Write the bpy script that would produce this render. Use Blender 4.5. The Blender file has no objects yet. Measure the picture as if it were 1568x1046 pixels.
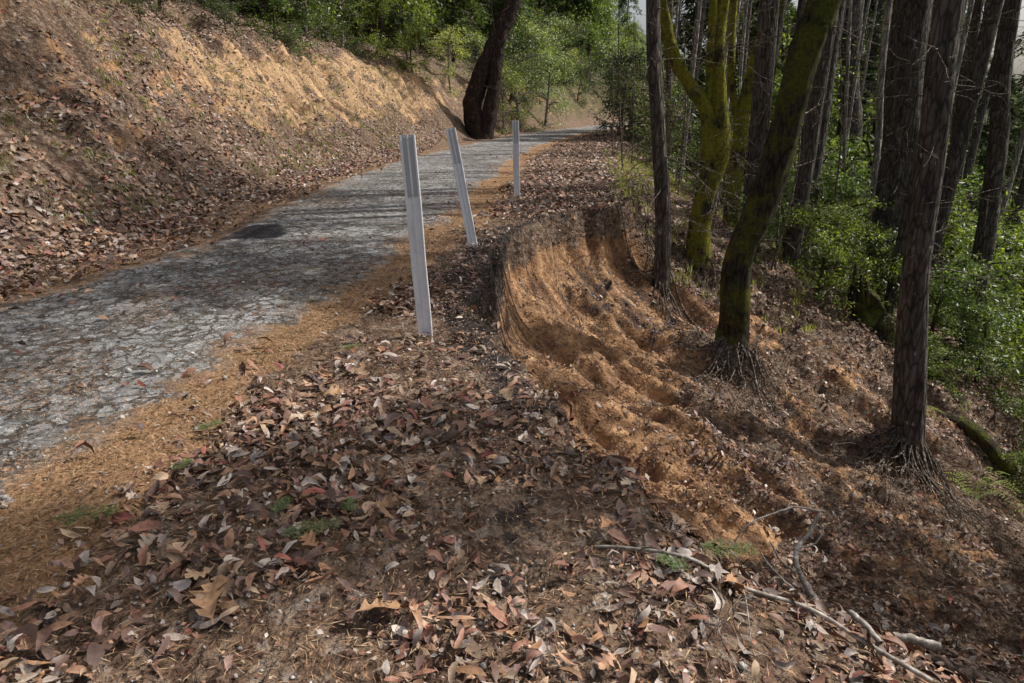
import bpy, math, random
import numpy as np
from mathutils import Vector, Quaternion, Matrix
rng=np.random.default_rng(7); random.seed(7)
S=bpy.context.scene
def col(o,parent=None):
    S.collection.objects.link(o)
    if parent: o.parent=parent
    return o
# ---------------- noise
def vn(x,y,seed=0):
    x=np.asarray(x,float);y=np.asarray(y,float)
    xi=np.floor(x).astype(np.int64);yi=np.floor(y).astype(np.int64)
    fx=x-xi;fy=y-yi;fx=fx*fx*(3-2*fx);fy=fy*fy*(3-2*fy)
    def h(a,b):
        n=(a*374761393+b*668265263+seed*1442695041)&0xffffffff
        n=((n^(n>>13))*1274126177)&0xffffffff
        return ((n^(n>>16))&0xffff)/65535.0
    return (h(xi,yi)*(1-fx)+h(xi+1,yi)*fx)*(1-fy)+(h(xi,yi+1)*(1-fx)+h(xi+1,yi+1)*fx)*fy
def fbm(x,y,o=4,seed=0):
    s=0;a=.5;f=1.0
    for i in range(o):
        s=s+a*(vn(x*f+i*17.3,y*f-i*9.1,seed+i)-.5)*2;a*=.5;f*=2.03
    return s
def ss(a,b,x):
    t=np.clip((x-a)/(b-a),0,1);return t*t*(3-2*t)
def ip(y,pts):
    p=np.array(pts,float);return np.interp(y,p[:,0],p[:,1])
XR=[(-8,-4.4),(0,-2.55),(2.26,-1.98),(3.4,-1.7),(5.4,-1.3),(6.6,-1.12),(9.45,-.75),(17.7,-.1),(23,.4),(30,1.4),(40,3.9),(50,7.3),(60,11.3),(80,20),(240,90)]
XL=[(-8,-7.5),(2,-4.7),(5,-3.9),(6.1,-3.55),(7.3,-3.4),(11,-3.45),(18,-3.3),(23,-2.9),(30,-1.9),(40,.5),(50,3.9),(60,7.9),(80,16.4),(240,86)]
XE=[(-8,2.5),(0,.95),(1,.8),(1.7,.62),(2.3,.5),(3,.22),(3.8,.08),(5,-.2),(6.2,-.24),(7.5,-.05),(8.5,.2),(9.2,.5),(9.7,1.2),(10.2,1.8),(15,2.4),(25,3.6),(30,4.6),(40,7),(50,10.4),(60,14.5),(80,23.5),(240,94)]
ZR=[(-8,-.1),(0,0),(4.2,.2),(7.2,.33),(11,.41),(18,.48),(23,.52),(30,.62),(40,.85),(60,1.2),(80,1.5),(240,3)]
BK=[(-1,0),(0,0),(.4,.12),(1,.62),(2,1.6),(3,2.75),(3.8,3.25),(5,3.8),(9,5.6),(20,11),(60,34),(120,60)]
SL=[(-1,0),(0,0),(.5,.12),(1,.38),(2,.85),(5,2.2),(7,3.2),(14,7),(30,14),(45,18),(60,14),(110,-10),(200,-44)]
MOUNDS=[(2.85,8.25,.8,.65),(4.7,7.35,.75,.5),(2.23,10,.6,.2),(3.05,11,.7,.2)]
def zones(x,y):
    xr=ip(y,XR)+.2*fbm(y*.9,y*0+3,3,5)+.09*fbm(y*5,y*0,3,8)
    xl=ip(y,XL)+.16*fbm(y*.7,y*0+9,3,6)+.08*fbm(y*5,y*0,3,9)
    xe=ip(y,XE)+.2*fbm(y*1.6,y*0+1,4,3)+.15*fbm(x*3,y*3,4,33)
    return xr,xl,xe
def H(x,y):
    x=np.asarray(x,float);y=np.asarray(y,float)
    xr,xl,xe=zones(x,y)
    z=ip(y,ZR)
    toe=ip(y,XL)-.75-.25*fbm(y*.5,y*0,2,11)
    s=toe-x
    sb=s*(1+.16*fbm(y*.35,x*.1,3,12))+ss(.4,2.5,s)*(1.05*fbm(x*.55,y*.45,4,14))
    z=z+np.where(s>0,ip(np.maximum(sb,0),BK),0)
    z=z+ss(.3,1.5,s)*(.3*fbm(x*2.0,y*1.5,5,15)+.42*(1-ss(4,7,s))*(.5-np.abs(fbm(y*1.1,x*.35,4,16))*2))
    r=x-xe
    b=ss(1.4,4.6,y)*(1-ss(10,12.5,y))
    rr=np.maximum(r,0)
    g1=.5-np.abs(fbm(y*2.1+x*.9,x*.3,4,23))*2.2
    drop=ip(rr,SL)*(1-b)+b*((.45*(1-np.exp(-rr/.07))+.68*(1-np.exp(-rr/.45)))*(1+.3*fbm(x*.8,y*1.3,3,21))+.36*rr+np.maximum(rr-4,0)*.13)
    far=ip(rr,SL); drop=np.where(rr>10,drop*(1-ss(10,16,rr))+far*ss(10,16,rr),drop)
    z=z-drop
    z=z+ss(.05,.5,rr)*(.2*fbm(x*1.1,y*1.2,4,22)+b*.24*g1+b*.13*fbm((y+x*.5)*4.5,x*1.2,5,24)+b*.06*fbm(x*7,y*7,3,30))
    z=z-ss(20,50,rr)*3*fbm(x*.05,y*.05,3,25)
    for (mx,my,mr,mh) in MOUNDS:
        z=z+mh*np.exp(-((x-mx)**2+(y-my)**2)/(mr*mr))
    off=ss(0,.4,x-xr)+ss(0,.4,xl-x)
    z=z+off*(.022*fbm(x*2.5,y*2.5,3,26)+.02*fbm(x*11,y*11,3,27))+.02*fbm(x*.6,y*.6,2,28)
    road=ss(-.1,.25,xr-x)*ss(-.1,.25,x-xl)
    return z+road*.02
def normals(x,y,e=.03):
    gx=(H(x+e,y)-H(x-e,y))/(2*e);gy=(H(x,y+e)-H(x,y-e))/(2*e)
    n=np.stack([-gx,-gy,np.ones_like(gx)],1);return n/np.linalg.norm(n,axis=1,keepdims=True)
# --------------- mesh
def mk(name,V,F,mats=(),attrs=None,smooth=False,parent=None,mi=None,link=True):
    me=bpy.data.meshes.new(name)
    V=np.asarray(V,np.float32)
    if isinstance(F,np.ndarray): F=[F]
    F=[f for f in F if len(f)]
    me.vertices.add(len(V));me.vertices.foreach_set('co',V.ravel())
    lt=np.concatenate([np.full(len(f),f.shape[1]) for f in F]).astype(np.int32)
    li=np.concatenate([f.ravel() for f in F]).astype(np.int32)
    me.loops.add(len(li));me.loops.foreach_set('vertex_index',li)
    me.polygons.add(len(lt))
    st=np.zeros(len(lt),np.int32);st[1:]=np.cumsum(lt)[:-1]
    me.polygons.foreach_set('loop_start',st);me.polygons.foreach_set('loop_total',lt)
    if smooth: me.polygons.foreach_set('use_smooth',np.ones(len(lt),bool))
    for m in mats: me.materials.append(m)
    if mi is not None: me.polygons.foreach_set('material_index',np.asarray(mi,np.int32))
    if attrs:
        for k,a in attrs.items():
            a=np.asarray(a,np.float32)
            if a.ndim==1:
                at=me.attributes.new(k,'FLOAT','POINT');at.data.foreach_set('value',a)
            else:
                at=me.attributes.new(k,'FLOAT_COLOR','POINT');c=np.ones((len(a),4),np.float32);c[:,:3]=a[:,:3];at.data.foreach_set('color',c.ravel())
    me.update(calc_edges=True)
    if not link: return me
    o=bpy.data.objects.new(name,me);col(o,parent);return o
class MB:
    def __init__(s): s.V=[];s.F4=[];s.F3=[];s.C=[];s.n=0;s.m4=[];s.m3=[]
    def add(s,V,F,c=None,m=0):
        V=np.asarray(V,float).reshape(-1,3);F=np.asarray(F,int)
        s.V.append(V)
        (s.F4 if F.shape[1]==4 else s.F3).append(F+s.n)
        (s.m4 if F.shape[1]==4 else s.m3).append(np.full(len(F),m))
        if c is None:c=(1,1,1)
        c=np.asarray(c,float)
        if c.ndim==1:c=np.tile(c,(len(V),1))
        s.C.append(c);s.n+=len(V)
    def build(s,name,mats,smooth=False,parent=None,link=True):
        F=[];M=[]
        if s.F4:F.append(np.concatenate(s.F4));M.append(np.concatenate(s.m4))
        if s.F3:F.append(np.concatenate(s.F3));M.append(np.concatenate(s.m3))
        return mk(name,np.concatenate(s.V),F,mats,{'Col':np.concatenate(s.C)},smooth,parent,np.concatenate(M),link)
def smoothpts(P,R,n):
    P=np.asarray(P,float);R=np.asarray(R,float)
    k=len(P);t=np.linspace(0,k-1,n);i=np.clip(t.astype(int),0,k-2);f=(t-i)[:,None]
    g=lambda j:P[np.clip(j,0,k-1)]
    p0,p1,p2,p3=g(i-1),g(i),g(i+1),g(i+2)
    Q=.5*((2*p1)+(-p0+p2)*f+(2*p0-5*p1+4*p2-p3)*f**2+(-p0+3*p1-3*p2+p3)*f**3)
    return Q,np.interp(t,range(k),R)
def tube(P,R,sides=8,n=None,rough=0,seed=0,flute=0):
    if n: P,R=smoothpts(P,R,n)
    P=np.asarray(P,float);R=np.asarray(R,float);k=len(P)
    T=np.gradient(P,axis=0);T/=np.linalg.norm(T,axis=1,keepdims=True)+1e-9
    up=np.array([.13,1,.05]) if abs(T[0][1])<.8 else np.array([1,.1,.05])
    A=np.cross(T,up);A/=np.linalg.norm(A,axis=1,keepdims=True)+1e-9
    B=np.cross(T,A)
    th=np.linspace(0,2*np.pi,sides,endpoint=False)
    ct,st=np.cos(th),np.sin(th)
    rad=R[:,None]*np.ones(sides)
    if rough:
        L=np.cumsum(np.linalg.norm(np.diff(P,axis=0,prepend=P[:1]),axis=1))
        U=ct[None,:]*2.2+L[:,None]*1.3;W=st[None,:]*2.2+L[:,None]*.9+seed
        rad=rad*(1+rough*fbm(U,W,4,seed)*1.3+rough*.6*fbm(ct[None,:]*9+L[:,None]*3,st[None,:]*9+L[:,None]*2,3,seed+5))
    if flute:
        rad=rad*(1+flute*np.exp(-np.arange(k)/(k*.06))[:,None]*np.cos(th*5+seed)[None,:])
    V=P[:,None,:]+rad[...,None]*(A[:,None,:]*ct[None,:,None]+B[:,None,:]*st[None,:,None])
    V=V.reshape(-1,3)
    i=np.arange(k-1)[:,None]*sides;j=np.arange(sides)[None,:];j2=(j+1)%sides
    F=np.stack([i+j,i+j2,i+sides+j2,i+sides+j],-1).reshape(-1,4)
    return V,F
def unit(a): return a/(np.linalg.norm(a,axis=-1,keepdims=True)+1e-9)
def quads_leaf(C,D,N,L,W,fold=.2):
    D=unit(D);Wd=unit(np.cross(N,D));n=np.cross(D,Wd)
    L=L[:,None];W=W[:,None]
    v=np.stack([C,C+D*L*.5+Wd*W+n*W*fold,C+D*L,C+D*L*.5-Wd*W+n*W*fold],1).reshape(-1,3)
    b=np.arange(len(C))[:,None]*4
    F=np.concatenate([b+np.array([0,1,2]),b+np.array([0,2,3])])
    return v,F
# --------------- materials
class NT:
    def __init__(s,name,rough=.8,spec=.2):
        s.m=bpy.data.materials.new(name);s.m.use_nodes=True;s.t=s.m.node_tree;s.t.nodes.clear()
        s.out=s.n('ShaderNodeOutputMaterial');s.b=s.n('ShaderNodeBsdfPrincipled')
        s.b.inputs['Roughness'].default_value=rough;s.b.inputs['Specular IOR Level'].default_value=spec
        s.l(s.b.outputs[0],s.out.inputs[0])
        s.tc=s.n('ShaderNodeNewGeometry')
    def n(s,t): return s.t.nodes.new(t)
    def l(s,a,b): s.t.links.new(a,b)
    def attr(s,k):
        a=s.n('ShaderNodeAttribute');a.attribute_name=k;return a
    def pos(s,sc=(1,1,1),rot=0.):
        m=s.n('ShaderNodeMapping');m.inputs['Scale'].default_value=sc;m.inputs['Rotation'].default_value=(0,0,rot)
        s.l(s.tc.outputs['Position'],m.inputs[0])
        return m.outputs[0]
    def noise(s,scale,detail=6,rough=.6,vec=None,sc=(1,1,1)):
        a=s.n('ShaderNodeTexNoise');a.inputs['Scale'].default_value=scale;a.inputs['Detail'].default_value=min(detail,6);a.inputs['Roughness'].default_value=rough
        s.l(vec or s.pos(sc),a.inputs['Vector']);return a.outputs[0]
    def vor(s,scale,feat='F1',vec=None,sc=(1,1,1),out=0):
        a=s.n('ShaderNodeTexVoronoi');a.feature=feat;a.inputs['Scale'].default_value=scale
        s.l(vec or s.pos(sc),a.inputs['Vector']);return a.outputs[out]
    def ramp(s,f,stops):
        r=s.n('ShaderNodeValToRGB');e=r.color_ramp.elements
        while len(e)<len(stops): e.new(.5)
        for i,(p,c) in enumerate(stops):
            e[i].position=p
            if not isinstance(c,tuple): c=(c,c,c)
            e[i].color=(*c,1)
        s.l(f,r.inputs[0]);return r.outputs[0]
    def mix(s,f,a,b,mode='MIX'):
        m=s.n('ShaderNodeMix');m.data_type='RGBA';m.blend_type=mode
        for i,v in ((0,f),(6,a),(7,b)):
            if isinstance(v,(int,float)): m.inputs[i].default_value=v
            elif isinstance(v,tuple): m.inputs[i].default_value=(*v,1)
            else: s.l(v,m.inputs[i])
        return m.outputs[2]
    def math(s,op,a,b=0.):
        m=s.n('ShaderNodeMath');m.operation=op
        for i,v in ((0,a),(1,b)):
            if isinstance(v,(int,float)): m.inputs[i].default_value=v
            else: s.l(v,m.inputs[i])
        return m.outputs[0]
    def bump(s,h,d,strength=1,prev=None):
        b=s.n('ShaderNodeBump');b.inputs['Distance'].default_value=d
        if isinstance(strength,(int,float)): b.inputs['Strength'].default_value=strength
        else: s.l(strength,b.inputs['Strength'])
        s.l(h,b.inputs['Height'])
        if prev: s.l(prev,b.inputs['Normal'])
        return b.outputs[0]
    def fin(s,c,nrm=None):
        s.l(c,s.b.inputs['Base Color'])
        if nrm: s.l(nrm,s.b.inputs['Normal'])
        return s.m
def thr(nt,f,lo,hi): return nt.ramp(f,[(lo,0.),(hi,1.)])
def m_ground():
    t=NT('forest_soil',.95,.1)
    base=t.ramp(t.noise(14,6,.8),[(.3,(.042,.028,.02)),(.48,(.12,.08,.056)),(.6,(.21,.148,.102)),(.75,(.37,.285,.215))])
    vc=t.n('ShaderNodeTexVoronoi');vc.inputs['Scale'].default_value=19;t.l(t.pos((1,1,1.3)),vc.inputs['Vector'])
    sep=t.n('ShaderNodeSeparateColor');t.l(vc.outputs['Color'],sep.inputs[0])
    lf=t.ramp(sep.outputs[0],[(0,(.05,.03,.022)),(.35,(.14,.083,.056)),(.6,(.24,.155,.10)),(.85,(.34,.265,.20)),(1,(.46,.39,.33))])
    base=t.mix(.4,base,lf)
    gr=t.ramp(t.noise(1.5,6,.75),[(.4,(.03,.045,.015)),(.7,(.10,.12,.04))])
    base=t.mix(t.attr('green').outputs['Fac'],base,gr)
    needle=t.ramp(t.noise(60,6,.8),[(.3,(.09,.055,.032)),(.5,(.28,.165,.085)),(.7,(.45,.30,.175))])
    ns=t.math('ADD',t.attr('needle').outputs['Fac'],t.math('MULTIPLY',t.math('SUBTRACT',t.noise(5,6,.7),.5),1.2))
    c=t.mix(thr(t,ns,.4,.6),base,needle)
    streak=t.noise(1.3,6,.65,vec=t.pos((.8,4.5,1.),.35))
    sf=t.math('ADD',t.math('MULTIPLY',streak,.6),t.math('MULTIPLY',t.noise(2.6,6,.65),.4))
    soil=t.ramp(sf,[(.36,(.10,.056,.034)),(.46,(.21,.118,.065)),(.53,(.36,.208,.11)),(.63,(.54,.335,.18))])
    soil=t.mix(t.math('MULTIPLY',t.attr('yel').outputs['Fac'],.4),soil,(.55,.40,.23))
    soil=t.mix(1.,soil,t.ramp(t.noise(16,6,.75),[(.35,.5),(.6,1.1)]),'MULTIPLY')
    sm=t.math('ADD',t.attr('soil').outputs['Fac'],t.math('MULTIPLY',t.math('SUBTRACT',t.noise(1.6,6,.75),.5),2.6))
    smask=thr(t,sm,.43,.56)
    c=t.mix(smask,c,soil)
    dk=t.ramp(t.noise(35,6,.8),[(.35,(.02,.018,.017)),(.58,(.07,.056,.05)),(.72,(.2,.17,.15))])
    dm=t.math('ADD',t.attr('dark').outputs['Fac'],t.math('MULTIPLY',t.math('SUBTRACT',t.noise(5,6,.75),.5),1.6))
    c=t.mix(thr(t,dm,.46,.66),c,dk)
    mm=t.math('ADD',t.attr('moss').outputs['Fac'],t.math('MULTIPLY',t.math('SUBTRACT',t.noise(2.4,6,.75),.5),1.5))
    mo=t.ramp(t.noise(30,5,.7),[(.3,(.04,.05,.015)),(.7,(.18,.20,.055))])
    c=t.mix(thr(t,mm,.47,.71),c,mo)
    st=t.math('SUBTRACT',1.,t.math('MULTIPLY',smask,.45))
    nb=t.bump(t.noise(12,6,.64),.09,st)
    nb=t.bump(t.vor(38),.018,t.math('MULTIPLY',st,.8),nb)
    return t.fin(c,nb)
def m_road():
    t=NT('weathered_asphalt',.9,.12)
    g=t.ramp(t.noise(120,4,.8),[(.3,(.13,.128,.126)),(.5,(.255,.253,.248)),(.62,(.35,.347,.338)),(.75,(.55,.54,.525))])
    big=t.ramp(t.noise(.8,6,.7),[(.33,.5),(.48,.88),(.66,1.3)])
    c=t.mix(1.,g,big,'MULTIPLY')
    st=t.vor(75,'F1',out=1);sp=t.n('ShaderNodeSeparateColor');t.l(st,sp.inputs[0])
    c=t.mix(thr(t,sp.outputs[0],.86,.95),c,(.5,.48,.45))
    w=t.n('ShaderNodeVectorMath');w.operation='MULTIPLY_ADD'
    nz=t.n('ShaderNodeTexNoise');nz.inputs['Scale'].default_value=4;nz.inputs['Detail'].default_value=6;nz.inputs['Roughness'].default_value=.7;t.l(t.pos(),nz.inputs['Vector'])
    t.l(nz.outputs[1],w.inputs[0]);w.inputs[1].default_value=(.3,.3,.3);t.l(t.pos((1,1,.2)),w.inputs[2])
    d1=t.vor(9,'DISTANCE_TO_EDGE',w.outputs[0]);d2=t.vor(2.2,'DISTANCE_TO_EDGE',w.outputs[0]);d3=t.vor(19,'DISTANCE_TO_EDGE',w.outputs[0])
    amt=t.ramp(t.noise(1.2,6,.7),[(.36,.012),(.48,.1),(.66,.24)])
    amt3=t.ramp(t.noise(1.7,6,.7),[(.48,.003),(.62,.12)])
    k=t.math('MAXIMUM',t.math('SUBTRACT',1.,t.math('DIVIDE',d1,amt)),0.)
    k3=t.math('MAXIMUM',t.math('SUBTRACT',1.,t.math('DIVIDE',d3,amt3)),0.)
    k2=t.ramp(d2,[(0,.9),(.035,0.)])
    kk=t.math('MAXIMUM',t.math('MAXIMUM',k,k2),k3)
    kk=t.math('MULTIPLY',thr(t,kk,.04,.55),t.ramp(t.noise(7,6,.8),[(.36,.12),(.54,.95)]))
    crk=t.ramp(t.noise(30,4,.7),[(.35,(.03,.026,.022)),(.55,(.08,.06,.045)),(.7,(.25,.155,.09))])
    c=t.mix(kk,c,crk)
    nd=t.ramp(t.noise(70,6,.8),[(.3,(.12,.08,.052)),(.5,(.31,.195,.118)),(.7,(.47,.335,.21))])
    e=t.math('ADD',t.attr('edge').outputs['Fac'],t.math('MULTIPLY',t.math('SUBTRACT',t.noise(1.7,6,.85),.5),2.1))
    c=t.mix(thr(t,e,.5,.75),c,nd)
    c=t.mix(t.math('MULTIPLY',t.attr('patch').outputs['Fac'],.92),c,(.028,.028,.032))
    nb=t.bump(t.math('SUBTRACT',t.math('MULTIPLY',t.noise(60,6,.85),.8),kk),.018,1)
    return t.fin(c,nb)
def m_leaf(name,rough=.5,trans=.0,spec=.4,rnd=.0,sc=60):
    t=NT(name,rough,spec)
    a=t.attr('Col').outputs['Color']
    n=t.ramp(t.noise(sc,3,.7),[(.3,.65),(.7,1.25)])
    c=t.mix(1.,a,n,'MULTIPLY')
    if rnd:
        oi=t.n('ShaderNodeObjectInfo')
        c=t.mix(1.,c,t.ramp(oi.outputs['Random'],[(0,(.6,.68,.65)),(.5,(1,1,1)),(1,(1.35,1.2,.85))]),'MULTIPLY')
    t.l(c,t.b.inputs['Base Color'])
    if trans:
        tr=t.n('ShaderNodeBsdfTranslucent');t.l(t.mix(1.,c,(1.6,1.7,.6),'MULTIPLY'),tr.inputs[0])
        mx=t.n('ShaderNodeMixShader');mx.inputs[0].default_value=trans
        t.l(t.b.outputs[0],mx.inputs[1]);t.l(tr.outputs[0],mx.inputs[2]);t.l(mx.outputs[0],t.out.inputs[0])
    return t.m
def m_bark(name,c0,c1,c2,moss=0.,mc=((.03,.035,.008),(.16,.17,.03)),zs=.25):
    t=NT(name,.95,.1)
    n=t.noise(9,6,.8,sc=(1,1,zs));v=t.vor(17,'DISTANCE_TO_EDGE',sc=(1,1,zs*.8))
    c=t.ramp(n,[(.3,c0),(.5,c1),(.72,c2)])
    c=t.mix(t.ramp(v,[(0,.75),(.15,0.)]),c,tuple(x*.35 for x in c0))
    h=t.math('ADD',t.math('MULTIPLY',v,1.5),n)
    if moss:
        f=t.noise(2.2,6,.75);mo=t.ramp(t.noise(28,6,.85),[(.32,mc[0]),(.58,mc[1]),(.78,tuple(x*1.8 for x in mc[1]))])
        c=t.mix(thr(t,f,.72-moss*.45,.85-moss*.45),c,mo)
        h=t.math('ADD',h,t.math('MULTIPLY',t.noise(45,5,.8),1.2))
    else:
        l=t.noise(5,6,.85);c=t.mix(thr(t,l,.6,.68),c,tuple(min(1,x*2.+.04) for x in c2))
    return t.fin(c,t.bump(h,.05,1))
def m_dead():
    t=NT('bleached_wood',.85,.1);c=t.ramp(t.noise(28,6,.75),[(.35,(.11,.09,.07)),(.5,(.28,.25,.215)),(.66,(.52,.48,.43))])
    return t.fin(c,t.bump(t.noise(80,5,.7),.004,.6))
G=m_ground();RD=m_road();DW=m_dead()
LM=m_leaf('dry_leaf',.58,.0,.35);NM=m_leaf('pine_needle',.7,0,.2)
FG=m_leaf('green_leaf',.4,.45,.5,rnd=1,sc=6);FC=m_leaf('conifer_needles',.6,.3,.3,rnd=1,sc=4)
BF=m_bark('fir_bark',(.045,.036,.03),(.115,.097,.083),(.24,.215,.19))
BP=m_bark('pale_bark',(.13,.115,.1),(.33,.3,.27),(.55,.52,.48))
BM=m_bark('mossy_bark',(.03,.022,.017),(.075,.06,.045),(.13,.11,.09),.6,((.04,.05,.012),(.17,.18,.033)))
BY=m_bark('yellow_moss_bark',(.03,.022,.017),(.08,.065,.05),(.16,.14,.11),.74,((.09,.095,.018),(.38,.36,.05)))
BB=m_bark('charred_bark',(.018,.013,.011),(.055,.04,.034),(.13,.09,.075))
TW=m_bark('twig_bark',(.09,.07,.055),(.22,.175,.14),(.4,.35,.3),zs=1)
# ---------------- terrain
def geo(a,b,s0,g):
    r=[a];d=s0
    while r[-1]<b: d*=g;r.append(r[-1]+d)
    return r
xs=np.array(sorted([-v for v in geo(5.5,110,.05,1.04)])+list(np.arange(-5.46,5.4,.033))+geo(5.42,170,.05,1.045))
ys=np.array(list(np.arange(-8,1,.2))+list(np.arange(1,10.2,.033))+list(np.arange(10.25,26,.09))+geo(26.1,230,.14,1.03))
X,Y=np.meshgrid(xs,ys);nx,ny=len(xs),len(ys);x=X.ravel();y=Y.ravel()
xr,xl,xe=zones(x,y);z=H(x,y);ZG=z.reshape(ny,nx).copy()
def H1(px,py):
    i=int(np.clip(np.searchsorted(xs,px)-1,0,nx-2));j=int(np.clip(np.searchsorted(ys,py)-1,0,ny-2))
    fx=(px-xs[i])/(xs[i+1]-xs[i]);fy=(py-ys[j])/(ys[j+1]-ys[j])
    return float((ZG[j,i]*(1-fx)+ZG[j,i+1]*fx)*(1-fy)+(ZG[j+1,i]*(1-fx)+ZG[j+1,i+1]*fx)*fy)
inroad=ss(.05,.3,xr-x)*ss(.05,.3,x-xl);z=z-inroad*.05-ss(25,60,y)*inroad*.15
i=np.arange(ny-1)[:,None]*nx;j=np.arange(nx-1)[None,:]
F=np.stack([i+j,i+j+1,i+nx+j+1,i+nx+j],-1).reshape(-1,4)
def ground_masks(x,y):
    xr,xl,xe=zones(x,y);r=x-xe;sb=(xl-.75)-x
    nw=.5+.3*fbm(x*.8,y*.8,3,41)
    needle=np.clip(1-ss(nw*.5,nw*1.4,x-xr),0,1)*ss(-.6,-.2,x-xr)*.9+.5*ss(-.1,.1,xl-x)*(1-ss(.3,.8,xl-x))
    b=ss(2.2,4,y)*(1-ss(9.6,10.6,y))
    w=1.7+1.1*fbm(y*1.0,x,2,42)
    soil=b*ss(.03,.1,r)*(1-ss(w*.6,w*1.6,r))*1.0+b*.38*ss(.1,.5,r)*(1-ss(5,7,r))
    bs=ss(1.0,1.8,sb)*(1-ss(3.0,3.8,sb))
    soil=soil+bs*(.2+.36*ss(12,17,y)*(1-ss(30,38,y)))+ss(.3,1,sb)*(1-ss(3.5,5,sb))*.12
    yel=bs*ss(12,17,y)*(1-ss(38,45,y))
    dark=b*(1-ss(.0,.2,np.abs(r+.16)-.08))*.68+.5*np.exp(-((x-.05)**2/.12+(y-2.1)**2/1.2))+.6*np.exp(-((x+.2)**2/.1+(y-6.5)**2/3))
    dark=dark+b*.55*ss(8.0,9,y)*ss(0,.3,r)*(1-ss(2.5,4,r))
    moss=ss(.5,1.5,sb)*.36*ss(5,9,y)*(1-ss(6,9,sb))+ss(3,8,r)*.4
    green=ss(7,14,sb)*.9+ss(6,11,r)+ss(.5,2,sb)*ss(38,55,y)*.6
    return needle,soil,yel,dark,moss,np.clip(green,0,1)
nd_,so_,ye_,da_,mo_,gr_=ground_masks(x,y)
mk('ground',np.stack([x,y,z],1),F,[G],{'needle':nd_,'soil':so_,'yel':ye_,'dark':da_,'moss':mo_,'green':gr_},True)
# ---------------- road
yy=np.array(list(np.arange(-7,12,.05))+list(np.arange(12,30,.12))+list(np.arange(30,110,.4)))
u=np.concatenate([np.linspace(0,.08,8),np.linspace(.1,.9,50),np.linspace(.92,1,8)])
UU,YY=np.meshgrid(u,yy);xr,xl,_=zones(YY*0,YY)
xl=xl+.06*fbm(YY*7,UU,3,51)+.05*fbm(YY*2,UU*0,2,58);xr=xr+.1*fbm(YY*7,UU,3,52)
RX=xl+(xr-xl)*UU
lip=np.minimum(np.minimum(UU,1-UU)/.02,1)
RZ=H(RX,YY)+.006-(1-lip)*.06
nu=len(u);i=np.arange(len(yy)-1)[:,None]*nu;j=np.arange(nu-1)[None,:]
F=np.stack([i+j,i+j+1,i+nu+j+1,i+nu+j],-1).reshape(-1,4)
wd=(xr-xl);dl=UU*wd;dr=(1-UU)*wd
edge=.75*np.exp(-dr/.28)+.65*np.exp(-dl/.4)+.15
patch=(1-ss(.24,.34,np.abs(RX+2.95)+.2*fbm(RX*5,YY*5,3,3)))*(1-ss(.4,.55,np.abs(YY-7.95)+.35*fbm(RX*4,YY*4,3,4)))
mk('asphalt_road',np.stack([RX.ravel(),YY.ravel(),RZ.ravel()],1),F,[RD],{'edge':edge.ravel(),'patch':patch.ravel()},True)
# ---------------- leaf litter
PAL=np.array([(.27,.13,.085),(.35,.20,.12),(.40,.28,.185),(.46,.39,.34),(.115,.067,.05),(.25,.155,.125),(.38,.21,.11),(.28,.085,.065),(.37,.30,.255),(.165,.092,.066)])
PW=np.array([.17,.14,.12,.10,.13,.14,.06,.03,.09,.05]);PW=PW/PW.sum()
def dens(x,y):
    xr,xl,xe=zones(x,y);r=x-xe;sb=(xl-.75)-x
    n=fbm(x*1.3,y*1.3,4,61);n2=fbm(x*4,y*4,3,62)
    nw=.5+.3*fbm(x*.8,y*.8,3,41)
    d=np.ones_like(x)
    sh=ss(nw*.5,nw*1.2,x-xr)
    d=np.where(x>xr,.05+.95*sh,d)
    dist=np.minimum(xr-x,x-xl)
    d=np.where((x<xr)&(x>xl),.012+.03*np.exp(-dist/.12),d)
    d=np.where(x<xl,.25+.45*ss(0,1,xl-x),d)
    ms=ground_masks(x,y);so,da=ms[1],ms[3]
    d=d*(1-.88*np.clip(so*1.1,0,1))*(1-.6*np.clip(da,0,1))*np.where(r>0,.62,1)
    d=d*np.clip(.78+n*1.7+n2*.9,.04,1)
    return d
def scatter(n,x0,x1,y0,y1,pw=1.):
    x=rng.uniform(x0,x1,n);y=y0+(y1-y0)*rng.random(n)**pw
    k=rng.random(n)<dens(x,y);return x[k],y[k]
tt=np.array([0,.2,.5,.8,1.]);ww=np.array([0,.75,1.,.7,0])
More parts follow.
